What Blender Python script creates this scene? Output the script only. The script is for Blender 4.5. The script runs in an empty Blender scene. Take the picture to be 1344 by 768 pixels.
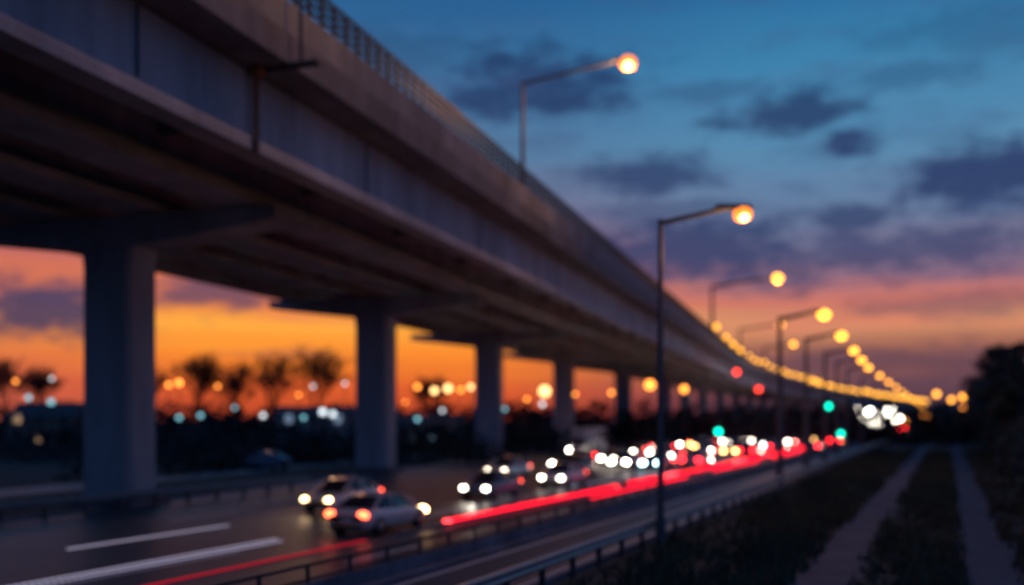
import bpy, math, random
from mathutils import Vector
random.seed(7)
scene=bpy.context.scene
R=random.random
def U(a,b): return a+(b-a)*random.random()
def lin(r,g,b):
    f=lambda c:(c/12.92 if c<=0.04045 else ((c+0.055)/1.055)**2.4)
    return (f(r/255),f(g/255),f(b/255),1)

# ---------------------------------------------------------------- materials
def mat_pbr(name,col,rough=.6,metal=0,var=.25,scale=1.5,bump=0.0,streak=False,coat=0):
    m=bpy.data.materials.new(name); m.use_nodes=True
    nt=m.node_tree; b=nt.nodes['Principled BSDF']
    b.inputs['Roughness'].default_value=rough; b.inputs['Metallic'].default_value=metal
    if coat: b.inputs['Coat Weight'].default_value=coat
    tc=nt.nodes.new('ShaderNodeTexCoord'); mp=nt.nodes.new('ShaderNodeMapping')
    nt.links.new(tc.outputs['Object'],mp.inputs[0])
    if streak: mp.inputs['Scale'].default_value=(1,1,.18)
    n=nt.nodes.new('ShaderNodeTexNoise'); n.inputs['Scale'].default_value=scale; n.inputs['Detail'].default_value=6
    n.inputs['Roughness'].default_value=.65
    nt.links.new(mp.outputs[0],n.inputs['Vector'])
    r=nt.nodes.new('ShaderNodeValToRGB')
    r.color_ramp.elements[0].position=.3; r.color_ramp.elements[1].position=.7
    r.color_ramp.elements[0].color=tuple(c*(1-var) for c in col[:3])+(1,)
    r.color_ramp.elements[1].color=tuple(min(1,c*(1+var)) for c in col[:3])+(1,)
    nt.links.new(n.outputs['Fac'],r.inputs[0]); nt.links.new(r.outputs[0],b.inputs['Base Color'])
    if bump:
        bp=nt.nodes.new('ShaderNodeBump'); bp.inputs['Strength'].default_value=bump; bp.inputs['Distance'].default_value=.05
        n2=nt.nodes.new('ShaderNodeTexNoise'); n2.inputs['Scale'].default_value=scale*8; n2.inputs['Detail'].default_value=4
        nt.links.new(tc.outputs['Object'],n2.inputs['Vector'])
        nt.links.new(n2.outputs['Fac'],bp.inputs['Height']); nt.links.new(bp.outputs[0],b.inputs['Normal'])
    return m
def mat_emit(name,col,strength,sample=False):
    m=bpy.data.materials.new(name); m.use_nodes=True
    nt=m.node_tree; b=nt.nodes['Principled BSDF']
    b.inputs['Base Color'].default_value=(*col,1)
    b.inputs['Emission Color'].default_value=(*col,1); b.inputs['Emission Strength'].default_value=strength
    try: m.cycles.emission_sampling='FRONT' if sample else 'NONE'
    except Exception: pass
    return m

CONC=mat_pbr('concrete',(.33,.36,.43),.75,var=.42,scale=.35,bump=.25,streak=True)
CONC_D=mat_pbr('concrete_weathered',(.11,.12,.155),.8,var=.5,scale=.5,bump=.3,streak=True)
CONC_R=mat_pbr('concrete_parapet',(.17,.195,.24),.8,var=.5,scale=.4,bump=.3,streak=True)
CONC_P=mat_pbr('pier_concrete',(.30,.33,.40),.8,var=.25,scale=.5,bump=.25,streak=True)
STEEL=mat_pbr('galvanised_steel',(.25,.26,.28),.45,metal=.6,var=.2,scale=3)
RUST=mat_pbr('rusty_pipe',(.26,.11,.05),.8,var=.4,scale=3)
DARKM=mat_pbr('dark_painted_steel',(.05,.055,.065),.5,metal=.3,var=.2,scale=3)
LAMPM=mat_pbr('lamp_post_steel',(.09,.10,.12),.5,metal=.3,var=.2,scale=3)
ASPH=mat_pbr('asphalt',(.048,.055,.068),.46,var=.35,scale=.25,bump=.12)
ASPH2=mat_pbr('path_asphalt',(.08,.078,.095),.9,var=.35,scale=.6,bump=.2)
ASPH3=mat_pbr('cycle_path_asphalt',(.045,.055,.078),.9,var=.35,scale=.5,bump=.2)
PAINT=mat_pbr('road_paint',(.8,.8,.8),.5,var=.12,scale=3)
GROUND=mat_pbr('grass_soil',(.026,.027,.022),.95,var=.5,scale=.3,bump=.5)
GRASS=mat_pbr('grass_blades',(.06,.06,.032),.8,var=.6,scale=.5)
BARK=mat_pbr('bark',(.03,.025,.024),.9,var=.3,scale=3)
LEAF=mat_pbr('foliage',(.04,.05,.035),.8,var=.6,scale=.5)
LEAF2=mat_pbr('foliage_dark',(.03,.03,.03),.85,var=.6,scale=.2)
HILL=mat_pbr('wooded_hill',(.09,.07,.11),1,var=.4,scale=.01)
BRICK=mat_pbr('brick_wall',(.16,.12,.11),.85,var=.3,scale=2)
REND=mat_pbr('rendered_wall',(.22,.24,.28),.85,var=.2,scale=2)
ROOF=mat_pbr('roof_tiles',(.06,.055,.06),.8,var=.3,scale=3)
GLASS=mat_pbr('car_glass',(.02,.024,.03),.06,var=.1)
TYRE=mat_pbr('tyre_rubber',(.02,.02,.02),.8,var=.2)
WHITEP=mat_pbr('white_panel',(.6,.62,.65),.4,var=.06)
SOD=mat_emit('sodium_glass',(1,.24,.03),2.0)
CORE=mat_emit('sodium_core',(1,.60,.20),10)
SODF=mat_emit('sodium_lamp_far',(1,.37,.03),5.5)
SODG=mat_emit('parapet_globe',(1,.42,.03),3.2)
SODT=mat_emit('town_amber',(1,.30,.04),5)
SODT2=mat_emit('town_pale_amber',(1,.55,.2),4)
WHT=mat_emit('town_white',(.85,.95,1),2.0)
WHT2=mat_emit('flood_white',(1,.93,.78),22)
CYAN=mat_emit('town_cyan',(.25,.66,.75),1.6)
GREEN=mat_emit('signal_green',(.0,.75,.48),7)
REDL=mat_emit('signal_red',(1,.04,.02),7)
REDS=mat_emit('red_trail_glow',(1,.006,.025),2.6)  # glow of the added dots that make up the red taillight trails
REDS_B=mat_emit('red_trail_glow_bright',(1,.05,.06),5.5)
REDS_N=mat_emit('red_trail_glow_dim',(1,.01,.04),.42)
REDS_F=mat_emit('red_trail_glow_far',(1,.008,.02),5)
TRAIL_W=mat_emit('white_trail_glow',(.80,.72,.9),.36)  # glow of the added dots that make up the white light trails
HEAD=mat_emit('headlight_lens',(1,.86,.66),22,True)
HEADW=mat_emit('headlight_warm_lens',(1,.6,.25),18,True)
TAIL=mat_emit('tail_light_lens',(1,.07,.03),10,True)
TAILW=mat_emit('brake_light_lens',(1,.10,.035),10,True)
HEADF=mat_emit('headlight_far',(1,.88,.7),32)
HEADFC=mat_emit('headlight_far_cool',(.55,.95,1),24)
HEADFW=mat_emit('headlight_far_warm',(1,.50,.16),24)
TAILF=mat_emit('tail_light_far',(1,.015,.02),20)
WINL=mat_emit('lit_window',(1,.6,.3),.5)
WINC=mat_emit('lit_window_cool',(.5,.7,.9),.35)

# ---------------------------------------------------------------- mesh builder
class MB:
    def __init__(s): s.v=[];s.f=[];s.m=[];s.mats=[]
    def mi(s,mat):
        if mat not in s.mats: s.mats.append(mat)
        return s.mats.index(mat)
    def add(s,vs,fs,mat):
        o=len(s.v); s.v+= [tuple(v) for v in vs]; i=s.mi(mat)
        for f in fs: s.f.append(tuple(o+k for k in f)); s.m.append(i)
    def box(s,c,size,mat,ang=0,taper=1):
        hx,hy,hz=[q/2 for q in size]; ca,sa=math.cos(ang),math.sin(ang); vs=[]
        for z in(-hz,hz):
            t=taper if z>0 else 1
            for x,y in((-hx,-hy),(hx,-hy),(hx,hy),(-hx,hy)):
                x*=t;y*=t
                vs.append((c[0]+x*ca-y*sa,c[1]+x*sa+y*ca,c[2]+z))
        s.add(vs,[(3,2,1,0),(4,5,6,7),(0,1,5,4),(1,2,6,5),(2,3,7,6),(3,0,4,7)],mat)
    def cyl(s,p0,p1,r0,r1,mat,n=8,caps=True):
        p0=Vector(p0);p1=Vector(p1);d=(p1-p0)
        if d.length<1e-6:return
        d.normalize(); a=d.orthogonal().normalized(); b=d.cross(a); vs=[]
        for p,r in((p0,r0),(p1,r1)):
            for i in range(n):
                t=2*math.pi*i/n; vs.append(p+a*(r*math.cos(t))+b*(r*math.sin(t)))
        fs=[(i,(i+1)%n,n+(i+1)%n,n+i) for i in range(n)]
        if caps: fs+= [tuple(range(n-1,-1,-1)),tuple(range(n,2*n))]
        s.add(vs,fs,mat)
    def ball(s,c,r,mat,n=10,k=6):
        if not hasattr(r,'__len__'): r=(r,r,r)
        vs=[(c[0],c[1],c[2]-r[2])]; 
        for j in range(1,k):
            ph=-math.pi/2+math.pi*j/k
            for i in range(n):
                t=2*math.pi*i/n
                vs.append((c[0]+r[0]*math.cos(ph)*math.cos(t),c[1]+r[1]*math.cos(ph)*math.sin(t),c[2]+r[2]*math.sin(ph)))
        vs.append((c[0],c[1],c[2]+r[2])); L=len(vs)-1; fs=[]
        for i in range(n):
            fs.append((0,1+(i+1)%n,1+i)); fs.append((L,L-n+i,L-n+(i+1)%n))
            for j in range(k-2):
                a=1+j*n;fs.append((a+i,a+(i+1)%n,a+n+(i+1)%n,a+n+i))
        s.add(vs,fs,mat)
    def leaf(s,c,sz,mat):
        a=Vector((U(-1,1),U(-1,1),U(-1,1))).normalized(); b=a.orthogonal().normalized(); q=a.cross(b)
        c=Vector(c); l=sz*U(.6,1.2); w=l*.55
        s.add([c-b*l,c+q*w,c+b*l,c-q*w],[(0,1,2,3)],mat)
    def clump(s,c,rad,n,sz,mat):
        for _ in range(n):
            d=Vector((random.gauss(0,1),random.gauss(0,1),random.gauss(0,1))).normalized()*(R()**.45)
            s.leaf((c[0]+d.x*rad[0],c[1]+d.y*rad[1],c[2]+d.z*rad[2]),sz,mat)
    def mesh(s,name,smooth=False):
        me=bpy.data.meshes.new(name); me.from_pydata(s.v,[],s.f); 
        for m in s.mats: me.materials.append(m)
        me.polygons.foreach_set('material_index',s.m)
        if smooth: me.polygons.foreach_set('use_smooth',[True]*len(s.f))
        me.update(); return me
    def obj(s,name,parent=None,smooth=False,loc=None):
        o=bpy.data.objects.new(name,s.mesh(name,smooth)); scene.collection.objects.link(o)
        if parent:o.parent=parent
        if loc:o.location=loc
        return o
def empty(name,loc=(0,0,0)):
    o=bpy.data.objects.new(name,None); scene.collection.objects.link(o); o.location=loc; return o
def inst(me,name,loc,rz=0,sc=1):
    o=bpy.data.objects.new(name,me); scene.collection.objects.link(o); o.location=loc; o.rotation_euler=(0,0,rz)
    o.scale=(sc,sc,sc) if not hasattr(sc,'__len__') else sc
    return o
def plight(parent,name,loc,w,col=(1,.40,.10),rad=.25):
    l=bpy.data.lights.new(name,'POINT'); l.energy=w; l.color=col; l.shadow_soft_size=rad
    o=bpy.data.objects.new(name,l); scene.collection.objects.link(o); o.location=loc; o.parent=parent
    return o

# ---------------------------------------------------------------- road geometry
K=.437; RANG=-math.atan(K)
def RP(x0,y,z=0): return (x0+K*(y-25.2),y,z)
def ys(a,b,s=8):
    out=[];y=a
    while y<b: out.append(y); y+=s if y<120 else 40
    out.append(b); return out
def strip(name,f0,f1,a,b,z,mat,s=8):
    m=MB(); L=ys(a,b,s); vs=[]
    for y in L: vs+=[RP(f0(y) if callable(f0) else f0,y,z),RP(f1(y) if callable(f1) else f1,y,z)]
    m.add(vs,[(2*i,2*i+1,2*i+3,2*i+2) for i in range(len(L)-1)],mat)
    return m.obj(name)
g=MB()
g.add([(-5000,-1500,0),(6000,-1500,0),(6000,7000,0),(-5000,7000,0)],[(0,1,2,3)],GROUND); g.obj('ground')
def left_edge(y):
    if y<39: return -27
    if y<100: return -27-11*(y-39)/61
    return -38
strip('highway',left_edge,-3.9,-30,1400,.006,ASPH)
strip('slip_road',-3.1,.6,-30,1400,.006,ASPH)
wob=lambda a,s:(lambda y:a+.10*math.sin(y*.31+s)+.07*math.sin(y*.83+s*2))
strip('footpath',wob(6.9,0),wob(8.8,2),-10,900,.010,ASPH2,1.5)
strip('cycle_path',wob(11.3,1),wob(13.2,3),-10,900,.010,ASPH3,1.5)
def sweep_road(m,prof,a,b,mat,x0f=None):
    L=ys(a,b); n=len(prof); vs=[]
    for y in L:
        for (u,z) in prof:
            bx=(x0f(y) if x0f else 0)
            vs.append(RP(bx+u,y,z))
    fs=[]
    for i in range(len(L)-1):
        for j in range(n):
            k=(j+1)%n; fs.append((i*n+j,i*n+k,(i+1)*n+k,(i+1)*n+j))
    fs+=[tuple(range(n)),tuple(range(len(vs)-1,len(vs)-1-n,-1))]
    m.add(vs,fs,mat)
def rect(u,w,z0,z1): return [(u-w/2,z0),(u+w/2,z0),(u+w/2,z1),(u-w/2,z1)]
k=MB()
sweep_road(k,rect(-3.5,.8,0,.13),-30,1400,CONC_D); sweep_road(k,rect(.75,.3,0,.12),-30,1400,CONC_D)
sweep_road(k,rect(-.2,.35,0,.14),-30,1400,CONC_D,left_edge); k.obj('kerb')
p=MB()
def dash(x0,a,b,w=.16,z=.011):
    p.add([RP(x0-w/2,a,z),RP(x0+w/2,a,z),RP(x0+w/2,b,z),RP(x0-w/2,b,z)],[(0,1,2,3)],PAINT)
for y0 in range(-20,700,14): dash(-17.5,y0+10.3,y0+17.2,.34)
for y0 in range(-40,700,26): dash(-12.0,y0+6.5,y0+22.4,.28)
for y0 in range(-40,700,26): dash(-11.3,y0+3.5,y0+19.4,.2)
for y0 in range(-20,700,12): dash(-21,y0+1,y0+5,.18)
for y0 in range(-20,700,12): dash(-6.5,y0+1,y0+5,.14)
dash(-4.4,-30,900,.16); dash(-2.8,-30,900,.12); dash(.3,-30,900,.12)
p.obj('lane_markings')
m=MB()
def trail_row(x0,a,b,st,w,mat,h=.03,l=.6):
    y=a
    while y<b:
        c=RP(x0,y); m.box((c[0],c[1],.012+h/2),(w,st*l,h),mat,RANG); y+=st
trail_row(-12.35,20,34.6,.2,.12,TRAIL_W); trail_row(-11.75,22,34.0,.2,.08,TRAIL_W); trail_row(-17.2,32,39.2,.2,.14,TRAIL_W); trail_row(-12.1,60,80,.7,.14,TRAIL_W)  # added glowing dots, packed close to read as white light trails
m.obj('white_trail_lights')
m=MB()
sweep_road(m,rect(-8.85,.30,.006,.10),36,600,CONC_D); m.obj('trail_light_base')  # added base under the red trail dots, not a real divider
m=MB(); y=39.6  # added red dots, spaced to merge into a taillight trail
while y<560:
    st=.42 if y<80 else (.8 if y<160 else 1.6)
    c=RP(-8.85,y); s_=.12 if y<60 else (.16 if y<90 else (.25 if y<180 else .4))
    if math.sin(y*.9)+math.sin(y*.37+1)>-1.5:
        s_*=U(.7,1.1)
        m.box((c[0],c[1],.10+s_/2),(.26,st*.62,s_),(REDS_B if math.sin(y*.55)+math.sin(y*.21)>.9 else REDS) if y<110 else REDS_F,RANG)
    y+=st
trail_row(-9.0,24,34.4,.2,.12,REDS_N,.03,.6)  # dim added dots imitate the trail's red reflection on the road
m.obj('red_trail_lights')
m=MB(); y=46  # second added row of dots, thickens the red taillight trail
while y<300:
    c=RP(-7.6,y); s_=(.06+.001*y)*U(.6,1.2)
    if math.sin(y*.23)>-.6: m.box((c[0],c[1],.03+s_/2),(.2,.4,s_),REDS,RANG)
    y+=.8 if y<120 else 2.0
m.obj('red_trail_lights')

def guard(name,x0,h,y0,y1,step):
    E=empty(name); a=MB()
    W=[(0,h-.32),(.05,h-.30),(.08,h-.24),(.02,h-.17),(.08,h-.08),(.05,h-.02),(0,h),(-.03,h),(-.03,h-.32)]
    sweep_road(a,[(x0+u,z) for u,z in W],y0,y1,STEEL); a.obj('rail',E)
    b=MB(); y=y0+.5
    while y<min(y1,260):
        c=RP(x0-.1,y); b.box((c[0],c[1],(h-.05)/2),(.12,.16,h-.05),DARKM,RANG); y+=step
    b.obj('posts',E); return E
guard('guardrail',1.15,.85,-20,700,2)
E=empty('roadside_fence'); a=MB()
for z in (.25,.55,.88): sweep_road(a,rect(-3.5,.06,z-.035,z+.035),-20,500,DARKM)
sweep_road(a,rect(-3.42,.02,.14,.5),-20,500,CONC_D)
y=-19
while y<200:
    c=RP(-3.5,y); a.box((c[0],c[1],.5),(.07,.07,.84),DARKM,RANG); y+=1.6
a.obj('railings',E)
guard('guardrail',-27.4,.8,-10,60,2)

# ---------------------------------------------------------------- viaduct
SL=[(-80,.307),(230,.307),(330,.385),(480,.44),(640,.515),(850,.54),(1200,.56)]
def slope(y):
    for (a,s),(b,t) in zip(SL,SL[1:]):
        if y<=b: return s+(t-s)*max(0,(y-a))/(b-a)
    return SL[-1][1]
TAB={}
x=-19.46-.307*60; 
for i in range(-60,1101):
    TAB[i]=x; x+=slope(i+.5)
def XE(y):
    i=int(math.floor(y)); return TAB[i]+(TAB.get(i+1,TAB[i])-TAB[i])*(y-i)
def VP(y,u,z):
    s=slope(y); n=math.sqrt(1+s*s); return (XE(y)+u/n, y-u*s/n, z)
def vang(y): return -math.atan(slope(y))
VY=[-55+7.5*i for i in range(60)]; VY=[v for v in VY if v<300]+[300+20*i for i in range(40)]
VY=[v for v in VY if v<=1080]
V=empty('highway_viaduct')
def vsweep(name,profs,mat):
    m=MB()
    for prof in profs:
        n=len(prof); vs=[VP(y,u,z) for y in VY for (u,z) in prof]; fs=[]
        for i in range(len(VY)-1):
            for j in range(n):
                k_=(j+1)%n; fs.append((i*n+j,i*n+k_,(i+1)*n+k_,(i+1)*n+j))
        fs+=[tuple(range(n)),tuple(range(len(vs)-1,len(vs)-1-n,-1))]
        m.add(vs,fs,mat)
    return m.obj(name,V)
def girder(u,bw,tw,zb,zt):
    return [(u-bw/2,zb),(u+bw/2,zb),(u+bw/2,zb+.35),(u+tw/2,zb+.55),(u+tw/2,zt),(u-tw/2,zt),(u-tw/2,zb+.55),(u-bw/2,zb+.35)]
GU=[-7.0,-12.4,-17.8]
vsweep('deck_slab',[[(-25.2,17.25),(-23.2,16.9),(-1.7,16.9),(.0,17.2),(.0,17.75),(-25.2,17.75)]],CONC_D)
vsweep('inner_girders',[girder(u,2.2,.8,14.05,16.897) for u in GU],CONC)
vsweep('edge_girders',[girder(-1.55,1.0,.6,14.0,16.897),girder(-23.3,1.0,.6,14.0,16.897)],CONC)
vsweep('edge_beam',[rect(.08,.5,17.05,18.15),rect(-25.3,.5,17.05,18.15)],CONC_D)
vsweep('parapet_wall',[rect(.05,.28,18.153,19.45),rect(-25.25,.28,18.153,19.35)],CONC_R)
vsweep('parapet_rails',[rect(.05,.12,z,z+.12) for z in(19.72,20.05,20.38,20.68)]+[rect(-25.25,.10,z,z+.09) for z in(19.95,20.35,20.85)],DARKM)
m=MB(); y=-50
while y<260:
    c=VP(y,.05,20.2); m.box((c[0],c[1],20.1),(.14,.14,1.3),DARKM,vang(y))
    y+=1.0
m.obj('parapet_posts',V)
m=MB(); y=-47
while y<330:
    c=VP(y,.34,18.2); m.box((c[0],c[1],17.7),(.07,.3,1.1),CONC_D,vang(y))
    c=VP(y,-1.22,15.7); m.box((c[0],c[1],15.75),(.08,.10,2.2),CONC_D,vang(y))
    y+=15.4
m.obj('panel_ribs',V)
m=MB()
for y in range(-50,300,11):
    for u0,u1 in ((-1.86,-6.6),(-7.4,-12.0),(-12.8,-17.4),(-18.2,-23.0)):
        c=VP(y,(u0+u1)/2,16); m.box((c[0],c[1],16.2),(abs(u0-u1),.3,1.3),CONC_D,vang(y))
m.obj('diaphragms',V)
m=MB()
c0=VP(36,-.95,0)
m.cyl((c0[0],c0[1],13.9),(c0[0],c0[1],17.0),.11,.11,RUST,8)
m.box((c0[0],c0[1],16.9),(.5,.5,.3),RUST,vang(36))
c1=VP(36.2,.75,0); c2=VP(36.2,-1.2,0)
m.cyl((c1[0],c1[1],16.95),(c2[0],c2[1],16.95),.09,.09,DARKM,6)
m.box((c1[0],c1[1],17.0),(1.5,.35,.14),DARKM,vang(36))
m.cyl((c1[0],c1[1],17.0),(c1[0],c1[1],20.9),.07,.07,DARKM,6)
m.obj('drain_pipe',V)
pier=[(-29.2,16),(-19.3,49),(-11.0,80.6),(-2.6,113.4),(7.6,146),(20,179)]
y=212
while y<1040:
    c=VP(y,-13,0); pier.append((c[0],c[1])); y+=32
m=MB(); mc=MB()
def chamfer_col(mb,cx,cy,w,t,z0,z1,ang,mat,flare=0):
    ch=.22; ca,sa=math.cos(ang),math.sin(ang)
    P=[(-w/2+ch,-t/2),(w/2-ch,-t/2),(w/2,-t/2+ch),(w/2,t/2-ch),(w/2-ch,t/2),(-w/2+ch,t/2),(-w/2,t/2-ch),(-w/2,-t/2+ch)]
    Z=[(z0,1.0),(z1-1.2,1.0),(z1,1+flare)]; vs=[]
    for z,s_ in Z:
        for a,b in P: a*=s_; vs.append((cx+a*ca-b*sa,cy+a*sa+b*ca,z))
    fs=[(i*8+j,i*8+(j+1)%8,i*8+8+(j+1)%8,i*8+8+j) for i in range(2) for j in range(8)]
    fs+=[tuple(range(7,-1,-1)),tuple(range(16,24))]
    mb.add(vs,fs,mat)
for (px,py) in pier:
    a=vang(py); chamfer_col(m,px,py,2.8,2.2,0,12.75,a,CONC_P,.12)
    m.box((px,py,.18),(3.6,3.0,.36),CONC_D,a)
    ca,sa=math.cos(a),math.sin(a); du=9.2
    prof=[(-du,13.35),(-2.2,12.5),(2.2,12.5),(du,13.35),(du,13.95),(-du,13.95)]
    vs=[]
    for t in(-1.05,1.05):
        for u,z in prof: vs.append((px+u*ca-t*sa,py+u*sa+t*ca,z))
    mc.add(vs,[(5,4,3,2,1,0),(6,7,8,9,10,11)]+[(j,(j+1)%6,6+(j+1)%6,6+j) for j in range(6)],CONC)
m.obj('piers',V); mc.obj('pier_caps',V)

# ---------------------------------------------------------------- street lamps
def lamp_mesh(name,H,arm,rise,headmat,r=.32,base=.13,core=True):
    m=MB()
    m.cyl((0,0,0),(0,0,.9),base*1.5,base*1.35,LAMPM,10)
    m.cyl((0,0,.9),(0,0,H-.1),base,base*.65,LAMPM,10)
    m.ball((0,0,H-.1),base*.8,LAMPM,8,4)
    m.cyl((0,0,H-.15),(arm-.7,0,H+rise),base*.7,base*.6,LAMPM,8)
    m.box((arm-.35,0,H+rise+.06),(1.35,.36+base*.5,.16),LAMPM,0,.8)
    m.ball((arm,0,H+rise-.16),(r,r,r*.8),headmat,12,8)
    if core: m.ball((arm,-r*.5,H+rise-.16-r*.42),(r*.5,r*.55,r*.42),CORE,10,6)
    return m.mesh(name)
LG=lamp_mesh('street_lamp',10.9,2.75,.32,SOD,.33)
LGF=lamp_mesh('street_lamp_far',10.9,2.9,.32,SODF,.42,.21,False)
gl=[(4.97,33.3)]
for y in (65.4,82,100,116,133,158,185,215,250,290,335,390,450,520,600):
    gl.append((17.6+.40*(y-65.4) if y<130 else 17.6+.40*64.6+.43*(y-130),y))
for i,(x,y) in enumerate(gl):
    o=inst(LG if y<60 else LGF,'street_lamp',(x,y,0),0)
    if i<3: plight(o,'bulb',(2.75,0,10.2),260)
def vlamp(y,H,arm,far,w=0,r=.58):
    me=lamp_mesh('street_lamp',H,arm,H*.13,SODF if far else SOD,r,.36 if far else .17,not far)
    c=VP(y,-.25,17.76); o=inst(me,'street_lamp',c,-.1)
    if w: plight(o,'bulb',(arm,0,H*1.13-1.2),w)
vlamp(35.5,9.0,6.6,False,1700)
vlamp(66.5,9.0,7.0,False,2000)
vlamp(186,11.3,12.0,True,1800,.95)
vlamp(250,9.0,10,True,0,.8)
vlamp(315,9,9,True,0,.9)
m=MB(); PL=empty('parapet_lamps'); y=190
while y<1010:
    c=VP(y,.1,0); rr=.58 if y<420 else (.8 if y<650 else 1.1)
    m.cyl((c[0],c[1],19.3),(c[0],c[1],21.0),.06,.06,DARKM,5)
    m.ball((c[0],c[1],21.0+rr+U(-.6,.6)),rr*U(.8,1.15),SODG,8,6)
    y+= (20 if y<260 else (15 if y<350 else (11 if y<450 else 8)))*U(.8,1.2)
m.obj('lamp_globes',PL)

def tlamp(X,Z,kk,mat,r,name='street_lamp'):
    d=140*kk; z=4.2+(Z-4.2)*kk
    m=MB(); m.cyl((0,0,0),(0,0,z),.08,.06,DARKM,5); m.box((0,0,z+r),(r*1.3,r*1.3,.12),DARKM); m.ball((0,0,z),r*kk,mat,10,8)
    m.obj(name,loc=(X*kk,d,0))
for i,(X,Z,kk,r) in enumerate([(-46.8,9.3,.95,.65),(-48.3,9.0,1.0,.5),(-41.4,8.8,1,.4),(-10.9,8.2,.97,.75),(-9,8.5,.95,.85),(-13.3,8.7,.93,.55),(-7.2,8.3,.99,.5),(-5.8,8.7,.94,.6),
   (4.6,8.1,.9,1.2),(8.9,7.7,1,.4),(2.1,7.0,1,.4),(14,7.9,1.05,.5),(19.4,9,.97,1.05),(24.2,8.4,.97,.8),(-69.8,9.5,.97,.4),(-15,6.6,.96,.3),(-30,7.6,.98,.35),(-20.5,8,.98,.35)]):
    tlamp(X,Z,kk,SODT2 if i in(3,4,7,8) else SODT,r*.62)
for X,Z,kk,r,mm in [(-68,7.2,.95,.55,CYAN),(-64.8,6.6,.95,.6,CYAN),(-64.7,9.9,1,.35,WHT),(-43.8,4.7,.9,.5,CYAN),(-35,4.7,.9,.5,WHT),(-46.8,4.4,.85,.5,CYAN),(-29.3,4.4,.9,.45,CYAN),
   (-28,8.8,1,.35,WHT),(-23.5,9.2,1,.35,WHT),(-26.6,5.2,.9,.7,WHT),(-25.2,4.9,.92,.6,WHT),(-13.3,4.2,.9,.5,CYAN),(4.3,6.3,.95,.5,WHT),(-17,5,.9,.4,CYAN),(-39,5.8,.9,.4,CYAN),(-9.8,5.4,.9,.4,WHT),(-1,5.6,.92,.4,CYAN),(-54,6,.9,.4,CYAN)]:
    tlamp(X,Z,kk,mm,r*.65)
for X,Z,kk,r,mm in [(59.7,7.7,2.6,.5,SODF),(61.8,6.9,2.6,.45,SODF),(63.4,7.3,2.5,.5,SODF),(60.8,5.3,2.5,.45,SODT),(58.9,4.5,2.5,.5,SODT),(62,3.4,2.2,.5,REDL),(57.6,4.9,2.7,.5,SODT),
    (63.4,5.8,2.6,.4,SODT),(59,3.0,1.6,.4,SODT),
    (48.8,5.3,1.7,.7,WHT2),(50.4,5.0,1.8,.8,WHT2),(51.6,4.4,1.9,.8,WHT2),(53.2,5.2,2.0,.9,WHT2),(54.2,4.3,1.9,.8,WHT2),(52.2,3.7,1.5,.7,WHT2),(50,3.9,1.5,.7,WHT2),(53.6,4.6,2.1,.8,WHT2),(48.9,4.4,1.6,.7,WHT2),(55.2,3.8,2.1,.6,SODF),(49.6,4.6,1.62,.8,WHT2),(51,3.6,1.55,.7,WHT2)]:
    tlamp(X,Z,kk,mm,r*.75)
def tsignal(X,Z,kk,mat):
    d=140*kk; z=4.2+(Z-4.2)*kk; m=MB()
    m.cyl((0,0,0),(0,0,z+.5),.08,.06,DARKM,6); m.box((0,.15,z),(.8,.3,2.0),DARKM)
    for i,(dz,mm) in enumerate(((.6,TYRE),(0,TYRE),(-.6,mat))): m.ball((0,-.12,z+dz),(.38 if mm is mat else .22,.2,.38 if mm is mat else .22),mm,12,8)
    m.obj('traffic_light',loc=(X*kk,d,0))
tsignal(44.5,6.5,1.15,GREEN); tsignal(47.2,6.2,1.25,GREEN); tsignal(29,3.0,1.0,GREEN); tsignal(46.2,2.6,1.1,GREEN)
for X,Z,kk in [(31.6,10.8,1.3),(34.7,8.4,1.3)]: tlamp(X,Z,kk,REDL,.34,'warning_lamp')

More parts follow.
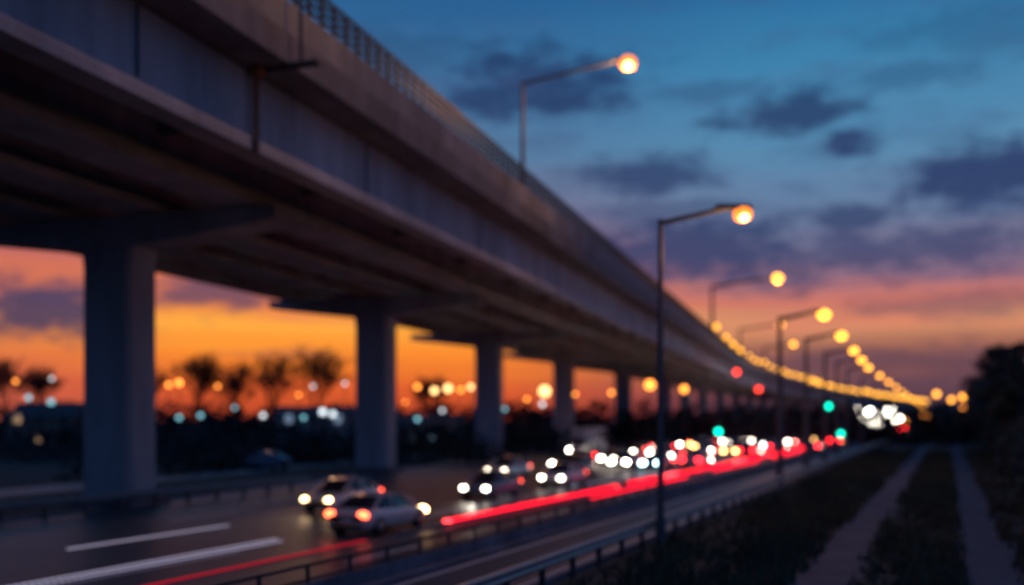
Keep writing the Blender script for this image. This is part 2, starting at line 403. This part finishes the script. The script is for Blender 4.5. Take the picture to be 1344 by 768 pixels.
# ---------------------------------------------------------------- vehicles
def car_mesh(name,paint,hm,tm,L=4.4,hgt=1.45,lr=1.0,suv=False,glass=None):
    glass=glass or GLASS
    m=MB(); q=L/4.4; zt_=hgt/1.45
    S=[(-2.2,.70,.40,.72,.76),(-2.12,.82,.28,.86,.93),(-1.75,.88,.26,.93,1.0),(-1.35,.90,.30,.94,1.0),(-.6,.905,.22,.93,.97),(.2,.905,.22,.91,.95),(.9,.9,.22,.88,.93),(1.35,.89,.30,.82,.88),(1.8,.85,.28,.74,.80),(2.08,.78,.30,.64,.70),(2.2,.66,.38,.54,.58)]
    rings=[]
    for (y,w,zb,zs,zt) in S:
        zs*=zt_;zt*=zt_
        rings.append([(w*.86,zb),(w*.99,zb+.16),(w,(zb+zs)/2+.06),(w*.985,zs-.06),(w*.90,zs+.01),(w*.45,zt),(-w*.45,zt),(-w*.90,zs+.01),(-w*.985,zs-.06),(-w,(zb+zs)/2+.06),(-w*.99,zb+.16),(-w*.86,zb)])
    n=12; vs=[(a,S[i][0]*q,b) for i,r in enumerate(rings) for a,b in r]
    fs=[(i*n+j,i*n+(j+1)%n,i*n+n+(j+1)%n,i*n+n+j) for i in range(len(S)-1) for j in range(n)]
    fs+=[tuple(range(n)),tuple(range(len(vs)-1,len(vs)-1-n,-1))]; m.add(vs,fs,paint)
    back=-1.95 if suv else -1.72
    C=[(back,.80,.70,.93,.96),(back+(.25 if suv else .7),.80,.60,.93,1.38),(-.2,.82,.62,.92,1.45),(.35,.82,.61,.9,1.41),(1.2,.80,.66,.88,.92)]
    vs=[]
    for (y,wb,wt,zb,zt) in C:
        for a,b in((wb,zb),(wt+.04,zt-.06),(wt-.1,zt),(-wt+.1,zt),(-wt-.04,zt-.06),(-wb,zb)): vs.append((a,y*q,b*zt_))
    gl_=[];pt=[]
    for i in range(4):
        for j in range(5):
            f=(i*6+j,i*6+j+1,i*6+6+j+1,i*6+6+j)
            (pt if (i in(1,2) and j in(1,2,3)) else gl_).append(f)
    m.add(vs,gl_,glass); m.add(vs,pt,paint)
    for sx in(-1,1):
        for (y0,z0,y1,z1) in ((.35,1.40,1.2,.92),(-.35,1.42,-.4,.93),(back+.7 if not suv else back+.25,1.36,back+.05,.95)):
            m.cyl((sx*.66,y0*q,z0*zt_-.02),(sx*.83,y1*q,z1*zt_),.035,.045,paint,5)
        for yy in(-1.35,1.35):
            m.cyl((sx*.70,yy*q,.33),(sx*.92,yy*q,.33),.33,.33,TYRE,16); m.cyl((sx*.915,yy*q,.33),(sx*.93,yy*q,.33),.2,.2,STEEL,10)
        m.ball((sx*1.0,.85*q,1.0*zt_),(.12,.08,.08),paint,8,5)
        m.ball((sx*.62,2.08*q,.64*zt_),(.17*lr,.12,.11*lr),hm,10,6)
        m.ball((sx*.68,-2.11*q,.80*zt_),(.17*lr,.10,.10*lr),tm,10,6)
        m.box((sx*.915,.3*q,.80*zt_),(.02,.16,.03),DARKM)
    m.box((0,2.19*q,.46),(.9,.06,.14),DARKM); m.box((0,-2.2*q,.58),(.5,.04,.12),WHITEP); m.box((0,-2.17*q,.36),(1.3,.08,.12),DARKM)
    return m.mesh(name,True)
def paint(name,c): return mat_pbr(name,c,.22,metal=.1,var=.04,coat=.8)
PS=paint('silver_paint',(.55,.56,.60)); PB=paint('blue_paint',(.10,.14,.24)); PD=paint('dark_grey_paint',(.09,.09,.11)); PW=paint('white_paint',(.7,.7,.72)); PG=paint('green_paint',(.05,.16,.14)); PR=paint('red_paint',(.3,.03,.03))
def put(me,name,x0,y,toward=True,z=.006): 
    c=RP(x0,y,z); return inst(me,name,c,RANG+(math.pi if toward else 0))
def spot(o,name,col,w):
    l=bpy.data.lights.new(name,'SPOT'); l.energy=w; l.color=col; l.spot_size=math.radians(70); l.spot_blend=.8; l.shadow_soft_size=.15
    s=bpy.data.objects.new(name,l); scene.collection.objects.link(s); s.parent=o; s.location=(0,2.35,.62); s.rotation_euler=(math.radians(84),0,0)
o=put(car_mesh('car',PS,HEADW,TAIL,4.4,1.5,1.0),'car',-16.6,45.5); spot(o,'beam',(1,.75,.45),120)
o=put(car_mesh('car',PS,HEADW,TAILW,4.7,1.45,1.45),'car',-10.3,37.4,False)
o=put(car_mesh('car',PB,HEAD,TAIL,4.4,1.5,1.0),'car',-13.0,52.5); spot(o,'beam',(1,.9,.75),120)
o=put(car_mesh('car',PS,HEAD,TAIL,4.4,1.6,1.05),'car',-19.4,69,); spot(o,'beam',(1,.85,.65),100)
o=put(car_mesh('car',PG,HEADFC,TAIL,4.3,1.55,.8),'car',-15.9,72)
o=put(car_mesh('car',PW,HEAD,TAIL,4.3,1.5,1.0),'car',-12.7,61.5)
VM=[car_mesh('car',PP,hm,TAILF,4.4,hh,1.5,sv) for PP,hm,hh,sv in [(PS,HEADF,1.45,False),(PD,HEADF,1.6,True),(PB,HEADFC,1.4,False),(PW,HEADFW,1.7,True),(PR,HEADFW,1.45,False),(PG,HEADF,1.45,False)]]
VF=[car_mesh('car',PP,hm,TAILF,4.4,hh,2.7,sv) for PP,hm,hh,sv in [(PS,HEADF,1.6,True),(PD,HEADFW,1.6,True),(PW,HEADF,1.45,False)]]
for x0,st in ((-13.0,82),(-16.3,84),(-19.6,80),(-23.2,92),(-27,124)):
    y=st
    while y<620:
        put(random.choice(VM if y<170 else VF),'car',x0+U(-.25,.25),y); y+=U(7.5,13)*(1+y/240)
for x0,st in ((-10.0,84),(-6.2,128)):
    y=st
    while y<560:
        put(random.choice(VM if y<190 else VF),'car',x0+U(-.2,.2),y,False); y+=U(12,20)*(1+y/260)
T=MB()
T.box((0,-1.2,2.0),(2.4,5.0,2.5),WHITEP); T.box((0,2.35,1.45),(2.2,1.7,1.7),PW,0,.92); T.box((0,3.16,1.75),(1.9,.1,.75),GLASS); T.box((0,.4,.6),(1.0,6.6,.22),DARKM)
for sx in(-1,1):
    for yy in(-2.4,2.3): T.cyl((sx*.85,yy,.45),(sx*1.18,yy,.45),.45,.45,TYRE,16)
    T.ball((sx*.85,3.22,.8),(.2,.1,.15),HEADF,8,6); T.box((sx*1.3,2.9,1.9),(.12,.1,.4),DARKM); T.box((sx*1.0,-3.72,.9),(.25,.06,.15),TAILF)
tm_=T.mesh('box_truck')
put(tm_,'box_truck',-29.2,111); put(tm_,'box_truck',-31,260)
inst(car_mesh('parked_car',PB,GLASS,GLASS),'parked_car',(-20.8,84,0),1.2)
strip('service_road',lambda y:-41 - .13*(y-25),lambda y:-36-.13*(y-25),30,400,.005,ASPH)

# ---------------------------------------------------------------- vegetation
def bare_tree(H,seed,loc):
    random.seed(seed); m=MB()
    def br(p,d,l,r,dep):
        e=p+d*l; m.cyl(p,e,r,r*.65,BARK,5 if dep<2 else 3,False)
        if dep>=6: return
        for i in range(4 if dep in(1,2) else 3):
            sp_=(.34,.6,.7,.7,.8,.8)[dep]
            nd=(d*1.0+Vector((U(-1,1)*sp_,U(-1,1)*sp_,U(-.1,.35)))).normalized()
            br(p+d*l*(U(.45,1) if dep else U(.8,1)),nd,l*U(.64,.84)*(1.15 if dep==0 else 1),max(r*.55,.028),dep+1)
    br(Vector((0,0,0)),Vector((U(-.04,.04),0,1)),H*.22,H*.017,0)
    m.obj('bare_tree',loc=loc)
for i,(x,y,h) in enumerate([(-80,156,19),(-73.5,154,18),(-56.5,156,18.5),(-49.8,155,20.5),(-43.3,154,18.5),(-37.4,155,20.5),(-30.3,154,21),(-86,157,17),(-12,156,16)]):
    bare_tree(h,20+i,(x,y,0))
random.seed(11)
m=MB(); x=-150
while x<75:
    h=U(3.4,5.0); yy=162+U(-3,8)
    m.clump((x,yy,h*.75),(U(3,5),3,h*.8),170,.75,LEAF2)
    m.clump((x,yy,1.6),(4,2.5,2.2),90,.8,LEAF2)
    x+=U(2.2,3.6)
m.obj('tree_line')
m=MB(); x=-82
while x<10:
    m.clump((x,118+U(-8,10),1.5),(4,3,2.4),110,.5,LEAF2); x+=2.0
m.obj('scrub')
m=MB(); x=-62
while x<-2:
    m.clump((x,98+U(-8,6),.8),(3,3,1.5),80,.4,LEAF2); x+=2.4
m.obj('scrub')
m=MB(); y=60
while y<160:
    c=VP(y,-29+U(-2,2),0); m.clump((c[0],c[1],.6),(2.2,2.2,1.2),110,.3,LEAF2); y+=2.3
m.obj('shrubs')
m=MB(); y=30
while y<330:
    c=RP(15.4+U(-.5,1.6)+.015*y,y); h=U(1.2,3.0)*(1 if y<60 else 1.6)
    m.clump((c[0],c[1],h*.5),(1.6,2.0,h*.6),260 if y<110 else 130,.2 if y<110 else .4,LEAF); y+=1.7 if y<120 else 3.6
m.obj('hedge')
def leafy_tree(H,loc,seed,n=30,ls=.32):
    random.seed(seed); m=MB()
    m.cyl((0,0,0),(.1,0,H*.45),H*.028,H*.018,BARK,8)
    for i in range(n):
        a=U(0,6.28); zz=U(.22,.95); rr=H*.34*math.sin(math.pi*min(.97,(zz-.05)/.98))*U(.3,1)
        c=Vector((rr*math.cos(a),rr*math.sin(a),H*zz)); m.cyl((.1,0,H*U(.2,.45)),c,H*.009,.03,BARK,4,False)
        m.clump(c,(H*.10,H*.10,H*.07),75,ls,LEAF)
    m.obj('tree',loc=loc)
for i,(X0,y,h) in enumerate([(16.8,88,8.0),(17.0,100,11.0),(17.4,112,13.0),(16.8,126,12),(18.5,140,14.5),(21,158,13),(20,180,10),(24,205,13),(22,235,10),(24,270,11),(22.5,150,16)]):
    c=RP(X0,y); leafy_tree(h,(c[0],c[1],0),60+i,24)
random.seed(5)
m=MB()
def tuft(x0,y,h):
    c=RP(x0,y)
    for _ in range(3):
        a=U(0,6.28); w=.025+.0006*y; dx,dy=math.cos(a)*w,math.sin(a)*w; lx,ly=U(-.12,.12),U(-.12,.12)
        bx,by=c[0]+U(-.1,.1),c[1]+U(-.1,.1)
        m.add([(bx-dx,by-dy,0),(bx+dx,by+dy,0),(bx+lx,by+ly,h)],[(0,1,2)],GRASS)
def patch(x,y): return .5+.5*math.sin(x*1.3+y*.21)*math.sin(y*.17+x*.4)
for _ in range(16000):
    y=18+110*R()**1.6
    z=random.choice((0,0,1,1,2))
    x0=U(1.5,7.1) if z==0 else (U(8.5,11.5) if z==1 else U(12.9,19))
    q=patch(x0,y)
    if R()<.25+q: tuft(x0,y,U(.08,.3)+.35*q*(0.5 if z==1 else 1))
m.obj('grass')
m=MB(); vs=[];n=60
for i in range(n+1):
    x=300+i*30; t=i/n
    h=66*(1-math.exp(-((x-300)/420)**2))+7*math.sin(x*.021)+4*math.sin(x*.057+1)
    for j,(yy,hh) in enumerate(((1200,0),(1300,.8),(1420,1),(1700,0))): vs.append((x,yy,max(0,h*hh)-(.5 if hh==0 else 0)))
m.add(vs,[(i*4+j,i*4+4+j,i*4+5+j,i*4+1+j) for i in range(n) for j in range(3)],HILL); m.obj('hill',smooth=True)
m=MB()
for _ in range(60):
    x=U(180,520); m.clump((x,820+U(-30,30)+.2*x,5),(14,8,U(6,14)),50,3.0,LEAF2)
m.obj('tree_line')
def house(w,d,h,rh,loc,wm,rot,win):
    E=empty('brick_house' if wm is BRICK else 'rendered_house',loc); E.rotation_euler=(0,0,rot)
    a=MB(); a.box((0,0,h/2),(w,d,h),wm); a.obj('walls',E)
    a=MB(); o=.4; a.add([(-w/2-o,-d/2-o,h),(w/2+o,-d/2-o,h),(w/2+o,d/2+o,h),(-w/2-o,d/2+o,h),(-w/2-o,0,h+rh),(w/2+o,0,h+rh)],[(0,1,5,4),(2,3,4,5),(0,4,3),(1,2,5),(3,2,1,0)],ROOF); a.obj('roof',E)
    a=MB(); k_=int(w/2.6)
    for i in range(k_):
        for zz in ([1.5] if h<4 else [1.5,4.2]):
            a.box((-w/2+w*(i+.5)/k_,-d/2-.03,zz),(1.0,.06,1.1),win if R()<.3 else GLASS)
    a.obj('windows',E)
    a=MB(); a.box((w*.08,-d/2-.04,1.05),(1,.08,2.1),DARKM); a.obj('door',E)
house(10,8,4.2,1.8,(-27.5,140,0),REND,.1,WINC); house(10,8,4.4,2.2,(-66,144,0),BRICK,-.1,WINL); house(13,8,3.2,1.6,(-13.5,140,0),REND,.05,WINC)

# ---------------------------------------------------------------- world sky
w=bpy.data.worlds.new('World'); scene.world=w; w.use_nodes=True; nt=w.node_tree; nt.nodes.clear()
def N_(t,**kw):
    n=nt.nodes.new(t)
    for k_,v in kw.items(): setattr(n,k_,v)
    return n
def lk(s,d):
    if hasattr(s,'is_output') or not isinstance(s,(int,float,tuple)): nt.links.new(s,d)
    else: d.default_value=s
def Mx(op,a,b=0,c=None,clamp=False):
    n=N_('ShaderNodeMath',operation=op); n.use_clamp=clamp; lk(a,n.inputs[0]); lk(b,n.inputs[1])
    if c is not None: lk(c,n.inputs[2])
    return n.outputs[0]
def SS(x,a,b,lo=0.,hi=1.):
    n=N_('ShaderNodeMapRange',interpolation_type='SMOOTHSTEP'); lk(x,n.inputs[0])
    for i,v in enumerate((a,b,lo,hi)): n.inputs[i+1].default_value=v
    return n.outputs[0]
def MIX(f,a,b):
    n=N_('ShaderNodeMix',data_type='RGBA'); lk(f,n.inputs[0]); lk(a,n.inputs[6]); lk(b,n.inputs[7]); return n.outputs[2]
tc=N_('ShaderNodeTexCoord'); sp=N_('ShaderNodeSeparateXYZ'); nt.links.new(tc.outputs['Generated'],sp.inputs[0])
az=Mx('MULTIPLY',Mx('ARCTAN2',sp.outputs[0],sp.outputs[1]),57.2958)
el=Mx('MULTIPLY',Mx('ARCSINE',sp.outputs[2]),57.2958)
def noise(sx,sz,det,off=0,rough=.55):
    cb=N_('ShaderNodeCombineXYZ'); nt.links.new(Mx('MULTIPLY',az,sx),cb.inputs[0]); nt.links.new(Mx('MULTIPLY',el,sz),cb.inputs[1]); cb.inputs[2].default_value=off
    n=N_('ShaderNodeTexNoise'); n.inputs['Scale'].default_value=1; n.inputs['Detail'].default_value=det; n.inputs['Roughness'].default_value=rough
    nt.links.new(cb.outputs[0],n.inputs['Vector']); return n.outputs['Fac']
n1=noise(.16,.5,5); n2=noise(.45,.95,5,3.3,.6); n3=noise(.05,.55,4,7.7)
elw=Mx('ADD',el,Mx('MULTIPLY',Mx('SUBTRACT',n3,.5),2.6))
def ramp(stops):
    r=N_('ShaderNodeValToRGB'); e=r.color_ramp.elements
    nt.links.new(Mx('DIVIDE',elw,40.0,clamp=True),r.inputs[0])
    while len(e)>1: e.remove(e[0])
    e[0].position=stops[0][0]/40; e[0].color=lin(*stops[0][1])
    for d,c in stops[1:]:
        q=e.new(d/40); q.color=lin(*c)
    return r.outputs[0]
rightc=ramp([(0,(58,46,70)),(2.3,(104,70,84)),(3.8,(168,106,88)),(5.4,(214,146,108)),(6.6,(202,118,106)),(7.6,(140,106,130)),(10.5,(106,124,158)),(15,(86,138,176)),(19,(60,130,174)),(23,(36,104,156)),(40,(24,66,118))])
leftc=ramp([(0,(170,56,42)),(1.8,(218,88,48)),(3.4,(250,138,48)),(5.0,(255,170,66)),(6.6,(236,126,72)),(8.6,(190,104,104)),(11.5,(120,104,134)),(15,(84,122,160)),(19,(60,114,160)),(23,(36,94,146)),(40,(24,62,112))])
backc=ramp([(0,(44,58,92)),(4,(56,76,114)),(10,(64,94,138)),(20,(54,96,150)),(40,(30,74,134))])
lf=Mx('MULTIPLY',SS(az,16,-3,0,1),SS(az,-60,-34,0,1))
base=MIX(lf,rightc,leftc)
base=MIX(Mx('MULTIPLY',SS(az,-17,-27,0,.7),SS(el,0,11,1,0)),base,lin(204,98,80))
stk=Mx('MULTIPLY',SS(n3,.5,.66,0,.5),Mx('MULTIPLY',SS(el,11,7.5,0,1),SS(el,2,5,0,1)))
base=MIX(stk,base,lin(228,126,100))
aaz=Mx('ABSOLUTE',az)
base=MIX(SS(aaz,36,70,0,1),base,backc)
CL=[(1.2,18.6,5.6,1.7,.95),(7.5,13.6,4.0,1.0,.85),(15.5,16.6,3.4,1.2,.9),(18.9,14.9,1.9,.75,.95),(25.2,12.4,4.2,1.8,.95),(10.5,9.5,8.0,1.8,.9),(20.5,8.9,7.5,1.3,.75),(18.7,10.8,1.8,.7,.8),(25,6.0,6,.7,.45),(11,17.8,3.5,.5,.4),(21.5,17.8,4,.7,.4),(9,11.6,5,.6,.5),
    (-25.5,5.9,4.4,1.6,.95),(-16.6,6.9,3.4,1.0,.8),(-10,7.6,3,.6,.5),(-13,3.6,4,.35,.35),(20,3.0,10,.9,.6),(4,10.5,4,.8,.4),(-8,20,6,1.4,.4),(27,19.5,6,1.6,.35),(-50,14,14,3,.7),(50,15,12,3,.7),(90,18,20,4,.6),(150,14,25,4,.6)]
mask=None
warp=Mx('MULTIPLY',Mx('SUBTRACT',n2,.5),2.3); warp2=Mx('MULTIPLY',Mx('SUBTRACT',n1,.5),1.8); wp=Mx('ADD',warp,warp2)
for (a,e,ra,re,de) in CL:
    dx=Mx('DIVIDE',Mx('SUBTRACT',az,float(a)),float(ra)); dy=Mx('DIVIDE',Mx('SUBTRACT',el,float(e)),float(re))
    d=Mx('SQRT',Mx('ADD',Mx('MULTIPLY',dx,dx),Mx('MULTIPLY',dy,dy)))
    mm=SS(Mx('ADD',d,wp),1.5,.4,0,float(de))
    mask=mm if mask is None else Mx('MAXIMUM',mask,mm)
r=N_('ShaderNodeValToRGB'); nt.links.new(Mx('DIVIDE',el,24.0,clamp=True),r.inputs[0]); e=r.color_ramp.elements
e[0].position=.1; e[0].color=lin(74,54,80); e[1].position=.85; e[1].color=lin(30,62,106)
q=e.new(.36); q.color=lin(50,62,106)
sky=MIX(mask,base,r.outputs[0])
veil=Mx('MULTIPLY',SS(n1,.48,.72,0,.45),SS(el,8,12,0,1)); sky=MIX(veil,sky,lin(62,88,132))
ns=N_('ShaderNodeTexSky',sky_type='NISHITA'); ns.sun_disc=False; ns.sun_elevation=math.radians(1.0); ns.sun_rotation=math.radians(-12)
bg1=N_('ShaderNodeBackground'); nt.links.new(sky,bg1.inputs[0]); bg1.inputs[1].default_value=.98
bg2=N_('ShaderNodeBackground'); nt.links.new(ns.outputs[0],bg2.inputs[0]); bg2.inputs[1].default_value=.003
ad=N_('ShaderNodeAddShader'); out=N_('ShaderNodeOutputWorld')
nt.links.new(bg1.outputs[0],ad.inputs[0]); nt.links.new(bg2.outputs[0],ad.inputs[1]); nt.links.new(ad.outputs[0],out.inputs[0])
sl=bpy.data.lights.new('sun','SUN'); sl.energy=.08; sl.angle=math.radians(4); sl.color=(1,.55,.3)
so=bpy.data.objects.new('sun',sl); scene.collection.objects.link(so)
sd=Vector((math.sin(math.radians(-12)),math.cos(math.radians(-12)),math.tan(math.radians(2.5))))
so.rotation_euler=sd.to_track_quat('Z','Y').to_euler()

# ---------------------------------------------------------------- camera
cd=bpy.data.cameras.new('camera'); co=bpy.data.objects.new('camera',cd); scene.collection.objects.link(co)
co.location=(0,0,4.2); co.rotation_euler=(math.radians(90),0,0)
cd.lens=35; cd.sensor_width=36; cd.shift_y=166/1344; cd.clip_end=12000; cd.clip_start=.1
cd.dof.use_dof=True; cd.dof.focus_distance=12.5; cd.dof.aperture_fstop=.26
scene.camera=co
scene.view_settings.view_transform='Standard'; scene.view_settings.look='None'
